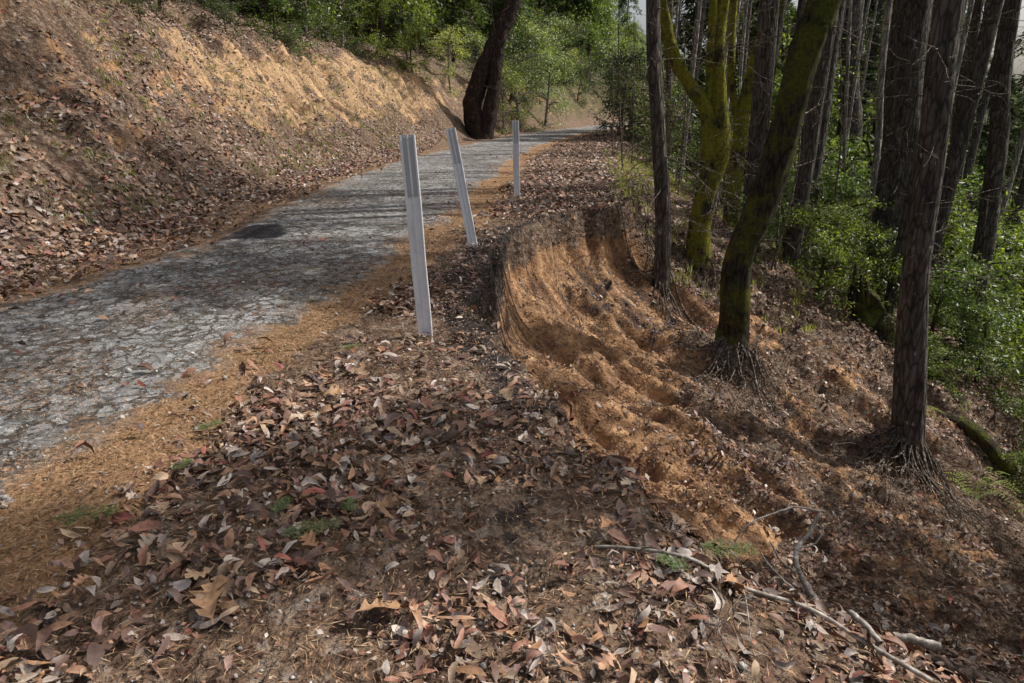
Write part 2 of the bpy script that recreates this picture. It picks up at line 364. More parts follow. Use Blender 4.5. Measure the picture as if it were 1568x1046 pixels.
def leaves(x,y,L,W,pal,tilt=.45,lift=.03,hi=True,drk=1.):
    n=len(x);N=normals(x,y);z=H(x,y)
    N=unit(N+rng.normal(0,tilt,(n,3))*np.array([1,1,.3]))
    a=rng.uniform(0,2*np.pi,n);D=np.stack([np.cos(a),np.sin(a),np.zeros(n)],1);D=unit(D-N*(D*N).sum(1,keepdims=True))
    Wd=np.cross(N,D);C=np.stack([x,y,z+rng.random(n)*lift+.006],1)-D*(L*.5)[:,None]
    c=PAL[pal]*rng.uniform(.5,1.25,(n,1))*drk
    if not hi:
        v,F=quads_leaf(C,D,N,L,W,.35);return v,F,np.repeat(c,4,0)
    curl=rng.normal(.0,.22,n);cup=rng.uniform(-.3,.8,n);bend=rng.normal(0,.18,n)
    vs=[]
    for t,w in zip(tt,ww):
        m=C+D*(L*t)[:,None]+N*((curl*L)*4*(t*(1-t)))[:,None]+Wd*(bend*L*4*t*(1-t))[:,None]
        if w==0: vs.append(m)
        else:
            wa=rng.uniform(.65,1.2,(n,1));wb=rng.uniform(.65,1.2,(n,1))
            vs.append(m+Wd*(W*w)[:,None]*wa+N*(W*w*cup)[:,None]);vs.append(m);vs.append(m-Wd*(W*w)[:,None]*wb+N*(W*w*cup)[:,None])
    v=np.stack(vs,1).reshape(-1,3);b=np.arange(n)[:,None]*11
    Q=np.concatenate([b+np.array(q) for q in ((1,4,5,2),(2,5,6,3),(4,7,8,5),(5,8,9,6))])
    T=np.concatenate([b+np.array(q) for q in ((0,1,2),(0,2,3),(7,10,8),(8,10,9))])
    cc=np.repeat(c[:,None,:],11,1);cc[:,[2,5,8]]*=.8
    return v,(Q,T),cc.reshape(-1,3)
def addl(mb,r):
    v,F,c=r
    if isinstance(F,tuple):
        mb.add(v,F[0],c);mb.F3.append(F[1]+mb.n-len(v));mb.m3.append(np.zeros(len(F[1])))
    else: mb.add(v,F,c)
ch=lambda n:rng.choice(10,n,p=PW)
mb=MB()
x,y=scatter(17000,-3.5,3.2,.9,6.2)
L=rng.uniform(.04,.115,len(x))*rng.uniform(.7,1.1,len(x));addl(mb,leaves(x,y,L,L*rng.uniform(.14,.25,len(x)),ch(len(x)),.42,.055))
x,y=scatter(44000,-4.5,6,1.0,13)
L=rng.uniform(.03,.09,len(x));addl(mb,leaves(x,y,L,L*rng.uniform(.14,.26,len(x)),ch(len(x)),.42,.04))
x,y=scatter(60000,-3.5,4,1.0,8)
L=rng.uniform(.008,.035,len(x));addl(mb,leaves(x,y,L,L*.3,ch(len(x)),.5,.04,False))
n=9000;x=rng.uniform(-1,.6,n);y=rng.uniform(1,9,n)
L=rng.uniform(.005,.02,n);addl(mb,leaves(x,y,L,L*.35,ch(n),.4,.02,False))
n=9000;x=rng.uniform(0,5,n);y=rng.uniform(2.5,10.5,n)
L=rng.uniform(.01,.05,n);addl(mb,leaves(x,y,L,L*.25,ch(n),.5,.03,False,.75))
x,y=scatter(90000,.6,14,2,16)
L=rng.uniform(.03,.085,len(x));addl(mb,leaves(x,y,L,L*.25,ch(len(x)),.5,.04,False,.9))
x,y=scatter(200000,-16,-3,4,34,1.3)
L=rng.uniform(.04,.12,len(x));addl(mb,leaves(x,y,L,L*.25,ch(len(x)),.55,.05,False,.85))
x,y=scatter(50000,-1,9,9,45,1.2)
L=rng.uniform(.05,.12,len(x));addl(mb,leaves(x,y,L,L*.27,ch(len(x)),.45,.04,False))
mb.build('leaf_litter',[LM])
mb=MB()
def needles(x,y,lift=.012):
    n=len(x);N=unit(normals(x,y)+rng.normal(0,.12,(n,3)));a=rng.uniform(0,np.pi*2,n)
    D=np.stack([np.cos(a),np.sin(a),np.zeros(n)],1);D=unit(D-N*(D*N).sum(1,keepdims=True))
    L=rng.uniform(.02,.06,n);C=np.stack([x,y,H(x,y)+.008+rng.random(n)*lift],1)
    P=np.array([(.42,.24,.13),(.31,.168,.09),(.51,.36,.22),(.19,.115,.068)])
    v,F=quads_leaf(C,D,N,L,np.full(n,.0011)*(1+np.hypot(x,y)*.12),.1)
    return v,F,np.repeat(P[rng.integers(0,4,n)]*rng.uniform(.65,1.1,(n,1)),4,0)
n=200000;x=rng.uniform(-4.5,1.4,n);y=1.2+11*rng.random(n)**1.3
gm=ground_masks(x,y);nd=gm[0];xr,xl,xe=zones(x,y)
ond=(x<xr)&(x>xl)
p=np.where(ond,.03+.45*np.exp(-(xr-x)/.2)+.5*ss(.08,.3,fbm(x*1.5,y*1.5,3,71)),np.clip(nd,.26,1))*np.where(x>xe,(1-ss(2.5,3.5,y))*.7,1)
k=rng.random(n)<p;addl(mb,needles(x[k],y[k],.045));mb.build('pine_needle_litter',[NM])
# oak leaves (lobed)
mb=MB()
def oak(px,py,L,ang,c,lift=.04):
    N=unit(normals(np.array([px]),np.array([py]))[0]+rng.normal(0,.2,3))
    D=np.array([math.cos(ang),math.sin(ang),0]);D=unit(D-N*(D@N));W=np.cross(N,D)
    prof=[(0,.015),(.12,.03),(.2,.2),(.26,.22),(.32,.09),(.42,.34),(.5,.38),(.55,.14),(.66,.36),(.74,.33),(.76,.13),(.88,.2),(1,.02)]
    o=np.array([px,py,H1(px,py)+lift])
    V=[];cv=rng.uniform(-.15,.15)
    for t,w in prof:
        m=o+D*L*(t-.5)+N*(cv*L*math.sin(t*5))
        for sg in (1,0,-1):V.append(m+W*w*L*sg*rng.uniform(.75,1.1)+N*abs(sg)*w*L*rng.uniform(.0,.7)+D*(abs(sg)*w*L*.35))
    F=[]
    for i in range(len(prof)-1):
        b=i*3;F+=[(b,b+1,b+4,b+3),(b+1,b+2,b+5,b+4)]
    mb.add(V,F,c)
for (px,py,L,a) in [(-.42,1.78,.15,.5),(-.95,1.8,.17,1.9),(-.5,2.35,.1,.2),(-.95,3.35,.12,.3),(-.02,3.35,.1,2),(-.72,2.1,.1,2.4),(.35,2.2,.1,1),(-1.05,1.95,.1,4),(.75,1.95,.1,.4),(-.12,2.5,.09,1.4)]:
    oak(px,py,L,a,np.array([(.38,.225,.12),(.36,.19,.095),(.42,.29,.17)][rng.integers(0,3)])*rng.uniform(.8,1.05),.06)
for q in range(190):
    px,py=rng.uniform(-1.8,2),rng.uniform(1.5,7)
    if dens(np.array([px]),np.array([py]))[0]>.3: oak(px,py,rng.uniform(.05,.11),rng.uniform(0,6),np.array([(.40,.27,.17),(.36,.2,.12),(.43,.34,.26)][rng.integers(0,3)])*rng.uniform(.6,1.1))
mb.build('oak_leaves',[LM])
mb=MB()
ico=np.array([(0,0,1),(.9,0,.2),(.3,.85,.25),(-.7,.5,.15),(-.7,-.5,.2),(.3,-.85,.2),(0,0,-.6)])
icf=np.array([(0,1,2),(0,2,3),(0,3,4),(0,4,5),(0,5,1),(6,2,1),(6,3,2),(6,4,3),(6,5,4),(6,1,5)])
for q in range(3500):
    px=rng.uniform(-2.4,2.6);py=1.3+rng.random()*7.5;s=rng.uniform(.003,.011)*(2.2 if rng.random()<.05 else 1)
    g=rng.uniform(.12,.5);mb.add(ico*s*rng.uniform(.6,1.3,(7,3))+np.array([px,py,H1(px,py)+s*.4]),icf,(g,g*.95,g*.88))
for q in range(1800):
    py=rng.uniform(2.8,9.5);px=ip(py,XE)+rng.uniform(.05,3.);s=rng.uniform(.006,.03)*rng.uniform(.3,1)
    g=rng.uniform(.8,1.4);mb.add(ico*s*rng.uniform(.6,1.3,(7,3))+np.array([px,py,H1(px,py)+s*.3]),icf,(.29*g,.175*g,.1*g))
mb.build('gravel',[NM])
# ---------------- twigs & sticks
mb=MB()
def stick(pts,r0,r1,lift=.02,n=14,sides=6,m=0,c=(1,1,1)):
    P=np.array([(p[0],p[1],H1(p[0],p[1])+lift+p[2]) for p in pts])
    V,F=tube(P,np.linspace(r0,r1,len(P)),sides,n,.15,int(rng.integers(99)));mb.add(V,F,c,m)
def stickabs(pts,r0,r1,n=24,sides=8):
    P=np.array([(p[0],p[1],max(p[2],H1(p[0],p[1])+.05)) for p in pts])
    Q,R=smoothpts(P,np.linspace(r0,r1,len(P)),n);Q=Q+np.cumsum(rng.normal(0,.0022,Q.shape),0)
    V,F=tube(Q,R,sides,None,.35,int(rng.integers(99)));mb.add(V,F)
for q in range(2600):
    zone=rng.random()
    if zone<.4: px,py=rng.uniform(1.2,7),rng.uniform(2,11)
    elif zone<.82: px,py=rng.uniform(-10,-4),rng.uniform(6,26)
    else: px,py=rng.uniform(-1.2,1),rng.uniform(1.5,9)
    a=rng.uniform(0,6.28);l=rng.uniform(.08,.45) if zone<.82 else rng.uniform(.05,.18);pts=[(px,py,0)]
    if .4<zone<.82:l*=1.8
    for k in range(3):
        a+=rng.normal(0,.35);px+=math.cos(a)*l/3;py+=math.sin(a)*l/3;pts.append((px,py,rng.uniform(0,.05)))
    r=rng.uniform(.001,.0035)*(1+.05*py);stick(pts,r,r*.4,.02,6,4)
for q in range(100):
    py=rng.uniform(3.5,9.3);px=ip(py,XE)+rng.uniform(-.1,.9);l=rng.uniform(.25,1.);a=rng.normal(-.5,.5);pts=[(px,py,.02)]
    for k in range(5):
        a+=rng.normal(0,.35);px+=math.cos(a)*l/5;py+=math.sin(a)*l/5;pts.append((px,py,rng.uniform(0,.08)))
    r=rng.uniform(.0025,.007);stick(pts,r,r*.3,.01,14,5)
for q in range(70):
    px,py=rng.uniform(.9,3.2),rng.uniform(1.8,4.2);a=rng.uniform(0,6.28);l=rng.uniform(.25,.7);pts=[(px,py,.03)]
    for k in range(5):
        a+=rng.normal(0,.35);px+=math.cos(a)*l/5;py+=math.sin(a)*l/5;pts.append((px,py,rng.uniform(.0,.09)))
        if rng.random()<.4: stick([pts[-1],(px+rng.normal(0,.06),py+rng.normal(0,.06),rng.uniform(0,.12))],.002,.001,.03,4,4)
    r=rng.uniform(.002,.0055);stick(pts,r,r*.3,.03,16,5)
mb.build('fallen_twigs',[TW],True)
mb=MB()
stick([(.30,2.12,.0),(.41,2.09,.02),(.61,2.01,.03),(.79,1.99,.025),(1.02,1.95,.04),(1.18,1.87,.035),(1.35,1.75,.03)],.005,.0085,.03,50,8)
stick([(.79,1.99,.04),(.77,1.88,.05),(.73,1.7,.0)],.003,.0015,.02,10,5)
mb.build('fallen_stick',[DW],True)
for Pn in ([(.62,1.95,.02),(.66,1.8,.04),(.62,1.68,.03),(.66,1.5,.0)],[(1.5,2.6,.05),(1.75,2.7,.1),(2.0,2.65,.1),(2.3,2.8,.03)],[(1.9,2.9,.03),(2.2,2.75,.12),(2.6,2.9,.06)],[(1.0,3.0,.03),(1.25,3.15,.1),(1.5,3.4,.06),(1.7,3.8,.02)]):
    mb=MB();stick(Pn,.0045,.0015,.03,24,6);k=len(Pn)//2
    p=Pn[k];stick([p,(p[0]+.1,p[1]+.12,p[2]+.05),(p[0]+.22,p[1]+.18,.05)],.0025,.001,.03,10,5);mb.build('dead_branch',[TW],True)
mb=MB()
stickabs([(1.42,2.75,-.12),(1.35,2.71,-.19),(1.28,2.66,-.25),(1.25,2.54,-.27),(1.25,2.27,-.28),(1.33,2.2,-.30),(1.42,2.17,-.30),(1.54,2.15,-.30),(1.64,2.14,-.32)],.010,.018,70,10)
stickabs([(1.42,2.75,-.12),(1.32,2.78,-.11),(1.2,2.75,-.13),(1.07,2.7,-.16),(1.01,2.66,-.22),(.99,2.58,-.3),(1.0,2.4,-.38)],.006,.0025,44,6)
stickabs([(1.25,2.54,-.3),(1.19,2.6,-.26),(1.16,2.66,-.2)],.007,.003,14,6)
stickabs([(1.33,2.2,-.30),(1.28,2.13,-.33),(1.25,2.07,-.36),(1.25,1.9,-.42)],.013,.009,20,8)
stickabs([(1.25,2.27,-.28),(1.17,2.35,-.26),(1.08,2.5,-.2),(1.05,2.58,-.12)],.005,.002,18,5)
stickabs([(1.28,2.66,-.25),(1.36,2.64,-.22),(1.41,2.68,-.15)],.005,.002,12,5)
mb.build('bleached_branch',[DW],True)
mb=MB();stick([(1.62,2.16,.0),(1.8,2.1,.03),(2.1,2.03,.03),(2.6,1.9,.02)],.03,.055,.03,50,16);mb.build('rotten_log',[BB],True)
mb=MB()
for a,b,c,d in [(6.5,10.0,7.6,9.3),(6.6,11.2,7.3,10.3)]:
    stick([(a,b,-.06),((a+c)/2,(b+d)/2,.05),(c,d,-.08)],.10,.13,.05,40,14)
mb.build('mossy_log',[BM],True)
mb=MB();zb=H1(6.2,11.4)
V,Fq=tube([(6.2,11.4,zb-.2),(6.15,11.4,zb+.25),(6.0,11.4,zb+.5),(5.9,11.4,zb+.75),(5.88,11.4,zb+.8)],[.36,.2,.15,.09,.02],18,40,.8,3);mb.add(V,Fq)
for q in range(6):
    a=q*1.05;V,Fq=tube([(6.05+.1*math.cos(a),11.4+.1*math.sin(a),zb+.4),(5.95+.11*math.cos(a),11.4+.11*math.sin(a),zb+.7+.2*rng.random()),(5.92+.1*math.cos(a),11.4+.1*math.sin(a),zb+.95+.2*rng.random())],[.06,.035,.006],7,12,.4,q);mb.add(V,Fq)
mb.build('mossy_stump',[BM],True)
# ---------------- posts
def m_post():
    t=NT('post_plastic',.5,.3)
    n=t.noise(5,6,.7,sc=(3,3,1));c=t.ramp(n,[(.3,(.70,.71,.72)),(.55,(.82,.83,.84)),(.8,(.88,.88,.89))])
    dirt=t.ramp(t.noise(30,6,.8),[(.55,0.),(.72,.45)])
    return t.fin(t.mix(dirt,c,(.4,.36,.3)),t.bump(t.noise(60,4),.002,.4))
def m_refl():
    t=NT('reflective_sheet',.35,.5);n=t.vor(160)
    return t.fin(t.ramp(n,[(0,(.38,.40,.42)),(1,(.48,.50,.52))]))
PM,RM=m_post(),m_refl()
def post(base,top,h,yaw=0.):
    b=Vector(base);t=Vector(top);d=(t-b).normalized();mb=MB()
    w=.049
    prof=[(-w,.0),(-w,-.014),(-w+.011,-.018),(-w+.016,-.004),(-.007,-.003),(-.003,-.012),(.003,-.012),(.007,-.003),(w-.016,-.004),(w-.011,-.018),(w,-.014),(w,0)]
    zs_=np.linspace(-.12,h,22);V=[]
    for k,zz in enumerate(zs_):
        for (a,c) in prof: V.append((a+.0015*math.sin(zz*9),c,zz))
    m=len(prof);F=[(k*m+i,k*m+(i+1)%m,(k+1)*m+(i+1)%m,(k+1)*m+i) for k in range(len(zs_)-1) for i in range(m)]
    q=(len(zs_)-1)*m
    mb.add(V,F)
    V2=[V[q+i] for i in range(m)]+[(0,-.004,h)];mb.add(V2,[(i,(i+1)%m,m) for i in range(m)])
    for sx in (-1,1):
        x0,x1=(.0085*sx,.031*sx);mb.add([(x0,-.0062,h*.71),(x1,-.0062,h*.71),(x1,-.0062,h-.015),(x0,-.0062,h-.015)],[(0,1,2,3)],None,1)
    for zz in (h-.03,h*.72):
        V3,F3=tube([(0,-.012,zz),(0,-.0155,zz)],[.005,.005],8);mb.add(V3,F3,None,1)
        mb.add(list(V3[8:])+[(0,-.0158,zz)],[(i,(i+1)%8,8) for i in range(8)],None,1)
    o=mb.build('road_marker_post',[PM,RM]);o.location=b
    xa=Vector((1,0,0));xa=(xa-d*xa.dot(d)).normalized();ya=d.cross(xa)
    o.rotation_mode='QUATERNION'
    M=Matrix((xa,ya,d)).transposed();o.rotation_quaternion=M.to_quaternion()@Quaternion((0,0,1),yaw)
post((-.58,4.36,H1(-.58,4.36)),(-.635,4.33,1.49),1.29,.12)
post((-.41,7.15,H1(-.41,7.15)),(-.62,7.2,1.53),1.21,.16)
post((.08,11,H1(.08,11)),(.055,11,1.57),1.17,.0)
# ---------------- foliage
def leafcloud(mb,C,rad,per,size,asp,pal,m,droop=.3,flat=.6):
    C=np.repeat(C,per,0);n=len(C);rad=np.repeat(rad,per)
    off=unit(rng.normal(0,1,(n,3)))*(rng.random((n,1))**.45)*rad[:,None];off[:,2]*=flat
    P=C+off
    D=unit(off+rng.normal(0,.5,(n,3))*rad[:,None]);D[:,2]-=droop;D=unit(D)
    N=unit(rng.normal(0,.6,(n,3))+np.array([0,0,1.]))
    L=size*rng.uniform(.6,1.3,n)
    v,F=quads_leaf(P,D,N,L,L*asp,.25)
    c=np.array(pal)[rng.integers(0,len(pal),n)]*rng.uniform(.6,1.4,(n,1))
    mb.add(v,F,np.repeat(c,4,0),m)
GP=[(.08,.125,.038),(.11,.16,.052),(.06,.095,.036),(.145,.19,.062),(.185,.22,.085)]
DP=[(.045,.07,.028),(.065,.09,.035),(.09,.115,.045),(.03,.048,.02)]
def broad(seed,h,R,nl,per,size,z0=.25,bark=BM,asp=.2,crown=.3,pal=GP,trunk=True):
    mb=MB();rs=np.random.default_rng(seed)
    top=np.array([rs.normal(0,.15*R),rs.normal(0,.15*R),h*.85])
    tp=[(0,0,-.4),(rs.normal(0,.05*h),rs.normal(0,.05*h),h*.4),tuple(top)]
    if trunk:
        V,F=tube(tp,[.03*h**.8,.02*h**.8,.008*h**.8],8,10);mb.add(V,F)
    TP,_=smoothpts(tp,[1,1,1],20)
    C=[];Rd=[]
    for k in range(nl):
        f=z0+(1-z0)*rs.random();p0=TP[int(f*19)]
        a=rs.uniform(0,6.28);rr=R*(.35+.75*rs.random())*(1-.55*max(0,f-.4));e=p0+np.array([math.cos(a)*rr,math.sin(a)*rr,rs.uniform(-.05,.35)*rr+.0])
        mid=(p0+e)/2+np.array([0,0,.12*rr])+rs.normal(0,.06*rr,3)
        V,F=tube([p0,mid,e],[.012*h**.7,.008*h**.7,.003],4,6);mb.add(V,F)
        for q in range(rs.integers(3,7)):
            g=rs.uniform(.35,1.1);c=p0+(e-p0)*g+rs.normal(0,.13*rr,3);C.append(c);Rd.append(crown*rs.uniform(.5,1.2))
    leafcloud(mb,np.array(C),np.array(Rd),per,size,asp,pal,1)
    return mb.build('leafy_crown',[bark,FG],False,None,False)
shr=[broad(s,3.2,1.5,26,34,.11,.08,crown=.38) for s in (1,2,3)]
dshr=[broad(s,3.2,1.5,26,26,.10,.08,crown=.38,pal=DP,bark=TW) for s in (11,12)]
LP=[(.2,.24,.12),(.27,.31,.17),(.15,.2,.09),(.34,.37,.22)]
pal_sh=broad(8,3.2,1.6,24,34,.09,.08,BP,.22,.4,LP)
brt=[broad(s,9,3.0,40,40,.2,.25,BF,.22,.75) for s in (4,5,6)]
hi=[broad(s,12,2.8,22,36,.17,.6,BF,.24,.6,trunk=False) for s in (9,10)]  # trunkless crowns above the frame, added to cast dappled shade
CP=[(.04,.07,.028),(.06,.095,.035),(.08,.12,.045),(.11,.15,.055)]
def conifer(seed,h,z0,Lmax,r,step=1.):
    mb=MB();rs=np.random.default_rng(seed)
    V,F=tube([(0,0,-2),(0,0,h*.4),(rs.normal(0,.2),0,h)],[r*1.05,r*.8,.02],12,26,.06,seed);mb.add(V,F)
    zc=z0;P=[];D=[]
    while zc<h-.4:
        L=Lmax*min(1,(h-zc)/(h*.55)+.1)*rs.uniform(.55,1.1);a=rs.uniform(0,6.28)
        live=zc>z0+.12*(h-z0)
        p0=np.array([0,0,zc]);d=np.array([math.cos(a),math.sin(a),0])
        e=p0+d*L+np.array([0,0,-L*rs.uniform(.1,.5)]);m=p0+d*L*.5+np.array([0,0,.05*L])
        V,F=tube([p0,m,e],[.022 if live else .014,.012,.004],4,6);mb.add(V,F)
        if live or rs.random()<.3:
            Q,_=smoothpts([p0,m,e],[1,1,1],16);sd=np.array([-d[1],d[0],0])
            for g in range(4,16):
                wl=L*.32*(1-(g/16)**1.5)+.15
                for sg in (-1,1):
                    for q in range(3):
                        P.append(Q[g]+sd*sg*wl*q/3.+rs.normal(0,.05,3)-np.array([0,0,.06*q]));D.append(sd*sg*.8+d*.7+np.array([0,0,-.35])+rs.normal(0,.3,3))
        zc+=rs.uniform(.12,.3)*step
    P=np.array(P);D=unit(np.array(D));n=len(P)
    for rep in range(2):
        L_=rng.uniform(.2,.42,n);N=unit(rng.normal(0,.45,(n,3))+np.array([0,0,1]))
        v,F=quads_leaf(P+rng.normal(0,.06,(n,3)),D+rng.normal(0,.35,(n,3)),N,L_,L_*.15,.1)
        mb.add(v,F,np.repeat(np.array(CP)[rng.integers(0,4,n)]*rng.uniform(.6,1.35,(n,1)),4,0),1)
    return mb.build('conifer',[BF,FC],True,None,False)
con=[conifer(1,24,5,2.6,.28),conifer(2,20,3,2.4,.2),conifer(3,26,9,3.0,.34),conifer(4,13,.6,2.1,.13)]
def deadtwigs(mb,Q,dead,dz,dl,z0=0):
    for q in range(dead):
        zz=rng.uniform(*dz);i=int(np.argmin(abs(Q[:,2]-zz)));a=rng.uniform(0,6.28);l=dl*rng.uniform(.3,1)
        p=Q[i].copy();pts=[p.copy()];d=np.array([math.cos(a),math.sin(a),rng.uniform(-.1,.35)])
        for k in range(5):
            d=d+rng.normal(0,.22,3)+np.array([0,0,-.08]);p=p+unit(d)*l/5;pts.append(p.copy())
            if k>0 and rng.random()<.7:
                e=unit(d+rng.normal(0,.8,3))*l*.3;V,F=tube([p,p+e*.5+rng.normal(0,.02,3),p+e],[.004,.003,.0015],4,5);mb.add(V,F,None,1)
        r=rng.uniform(.005,.01);V,F=tube(pts,np.linspace(r,.002,6),5,14);mb.add(V,F,None,1)
def pole(seed,h,r,mat):
    mb=MB();P=[(0,0,-1.5),(rng.normal(0,.1),rng.normal(0,.1),h*.5),(rng.normal(0,.4),rng.normal(0,.4),h)]
    V,F=tube(P,[r*1.15,r*.85,.03],10,30,.1,seed);mb.add(V,F);Q,_=smoothpts(P,[1,1,1],100);deadtwigs(mb,Q,26,(1,h*.9),1.7)
    return mb.build('pole_tree',[mat,TW],True,None,False)
poles=[pole(1,17,.1,BF),pole(2,15,.07,BP),pole(3,19,.15,BF),pole(4,14,.05,BP)]
def inst(me,name,x,y,s=1,dz=0,parent=None,rz=None,tilt=0):
    o=bpy.data.objects.new(name,me);col(o,parent);o.location=(x,y,H1(x,y)+dz);o.scale=(s,s,s*rng.uniform(.85,1.15))
    o.rotation_euler=(rng.normal(0,tilt+.03),rng.normal(0,tilt+.03),rng.uniform(0,6.28) if rz is None else rz);return o
def empty(n):
    o=bpy.data.objects.new(n,None);col(o);return o
# ---------------- main trees
def tree(name,paths,mat,sides=22,dead=0,roots=0,crown=None,twig=TW,rough=.1,dl=1.6,dz=(0,3.5)):
    mb=MB()
    for k,(pts,rad) in enumerate(paths):
        if k==0:
            bx,by,_=pts[0];zb=min(H1(bx,by)-.35,pts[0][2]);pts=[(bx,by,zb)]+list(pts);rad=[rad[0]*1.35]+list(rad)
        V,F=tube(pts,rad,sides if k==0 else 14,90 if k==0 else 40,rough,int(rng.integers(100)),.12 if k==0 else 0);mb.add(V,F)
    Q,R=smoothpts(paths[0][0],paths[0][1],200)
    deadtwigs(mb,Q,dead,dz,dl)
    if roots:
        bx,by,bz=paths[0][0][0]
        for q in range(roots):
            a=rng.uniform(-3.1,.4) if q%4 else rng.uniform(0,6.28);l=rng.uniform(.4,1.4);px,py=bx+math.cos(a)*.15,by+math.sin(a)*.15;pts=[(px,py,H1(px,py)+.2)]
            st=l/6
            for k in range(6):
                a+=rng.normal(0,.5);px+=math.cos(a)*st;py+=math.sin(a)*st;pts.append((px,py,H1(px,py)+.14*rng.random()+.02))
            r=rng.uniform(.003,.015);V,F=tube(pts,np.linspace(r,.002,7),6,24);mb.add(V,F,None,1)
    o=mb.build(name,[mat,twig],True)
    if crown:
        for (cx,cy,cz,s,me) in crown:
            c=bpy.data.objects.new('shade_crown',me);col(c,o);c.location=(cx,cy,cz);c.scale=(s,s,s);c.rotation_euler=(0,0,rng.uniform(0,6))  # unseen leaf crown, placed for the shade it casts
    return o
hc=hi[0]
tree('mossy_oak_tree',[([(2.79,8.2,-.87),(2.75,8.2,-.03),(2.93,8.2,.52),(3.09,8.2,1.12),(3.15,8.2,1.55),(3.22,8.2,2.11),(3.31,8.2,2.58),(3.42,8.2,2.9),(4.2,8.2,6),(5.2,8.3,13)],[.2,.16,.165,.175,.17,.165,.17,.17,.13,.06]),
  ([(3.35,8.2,2.7),(3.3,8.2,3.4),(3.4,8.4,5),(3.6,9,8)],[.11,.11,.09,.04])],BM,28,10,80,[(4.6,8.3,1,.9,hc)],rough=.16)
tree('young_fir_tree',[([(2.23,10,-.2),(2.16,10,.6),(2.05,10,1.45),(1.87,10,3.1),(1.7,10,7),(1.7,10,13)],[.12,.105,.1,.095,.08,.03])],BF,18,24,20,[(1.7,10,1.6,.75,hi[1])],rough=.1)
tree('mossy_oak_tree',[([(3.02,11,-.27),(3.06,11,.45),(3.2,11,1.15),(3.13,11,1.92),(3.05,11,2.56),(3.06,11,3.26),(3.2,11,5.5),(3.2,11,15)],[.2,.17,.16,.13,.12,.11,.09,.04]),
  ([(3.08,11,1.0),(2.98,11,1.7),(2.68,11,2.1),(2.42,11,2.5),(2.25,11,3.0),(2.1,11,3.7),(1.8,11,6)],[.12,.12,.1,.09,.085,.08,.04]),
  ([(3.0,11,1.6),(2.95,10.95,2.4),(2.9,10.9,3.4),(2.7,10.8,6)],[.07,.06,.05,.03])],BY,22,34,16,[(3.2,11,6,1.,hi[0])],rough=.25)  # crown set high to keep sun off the left bank
tree('mossy_oak_tree',[([(4.45,14,-.2),(4.49,14,1.4),(4.58,14,2.36),(4.76,14,3.16),(4.95,14,3.8),(5.6,14,7),(6,14,15)],[.15,.14,.13,.13,.12,.09,.04]),([(4.5,14,1.2),(4.2,14,2.4),(4.1,14,4),(3.9,14,7)],[.08,.07,.06,.03])],BY,20,30,0,[(5.8,14,6,.9,hi[1])],rough=.2,dz=(0,4.5))
tree('fir_tree',[([(4.66,7.3,-2.0),(4.42,7.3,-.22),(4.34,7.3,1.17),(4.26,7.3,2.12),(4.24,7.3,2.7),(4.1,7.3,8),(4.1,7.3,18)],[.19,.14,.135,.13,.125,.1,.03])],BF,28,34,90,[(4.1,7.3,6,.8,hc),(4.1,7.3,1.5,.6,hi[1])],rough=.1,dl=1.3)
tree('large_fir_tree',[([(7.73,14,-2.4),(7.68,14,.7),(7.46,14,3.7),(7.3,14,12),(7.3,14,24)],[.4,.33,.31,.22,.04])],BF,28,34,0,None,rough=.08,dz=(-1,4.5))
tree('slender_fir_tree',[([(8.5,16,-2.6),(8.25,16,1),(8.0,16,4),(7.9,16,13)],[.09,.075,.07,.02])],BP,12,8,dz=(-1,4.5))
tree('fir_tree',[([(12.9,26,-5),(12.4,26,1),(11.8,26,5.5),(11.5,26,22)],[.36,.33,.3,.05])],BF,18,30,dz=(-2,8))
tree('fir_tree',[([(8.84,20,-2.8),(8.5,20,1),(8.15,20,4.6),(8,20,15)],[.14,.12,.11,.03])],BF,14,20,dz=(-1,6))
tree('fir_tree',[([(9.85,14,-3),(9.6,14,1),(9.28,14,3.7),(9.1,14,14)],[.2,.17,.16,.04])],BF,16,20,dz=(-1,4.5))
tree('fir_tree',[([(12.2,19,-4),(11.9,19,1),(11.7,19,5),(11.5,19,17)],[.2,.17,.15,.04])],BF,16,24,dz=(-1,6))
tree('slender_fir_tree',[([(11,17,-4),(10.8,17,1),(10.5,17,5),(10.5,17,14)],[.1,.09,.08,.03])],BF,12,14,dz=(-1,5))
tree('charred_oak_tree',[([(-1.5,34.5,.8),(-1.9,34.5,2.2),(-1.5,34.5,3.4),(-.72,34.5,5.1),(.03,34.5,6.8),(1.5,34.5,11)],[.6,.42,.42,.4,.38,.2]),([(-1.3,34.3,.8),(-1.0,34.3,2.2),(-.7,34.3,4.2),(-.4,34.3,5.6)],[.42,.33,.3,.2])],BB,20,14,0,[(1,34,4,.9,hi[1])],rough=.22,dz=(2,9),dl=4)
for q in range(26):
    px=rng.uniform(1.5,6);py=rng.uniform(11.5,24)
    if px<ip(py,XE)-.2: continue
    zb=H1(px,py);h=rng.uniform(2,5);tree('sapling',[([(px,py,zb),(px+rng.normal(0,.15),py,zb+h*.5),(px+rng.normal(0,.4),py,zb+h)],[.02,.015,.006])],TW,6,10,dz=(zb,zb+h),dl=.9,rough=0)
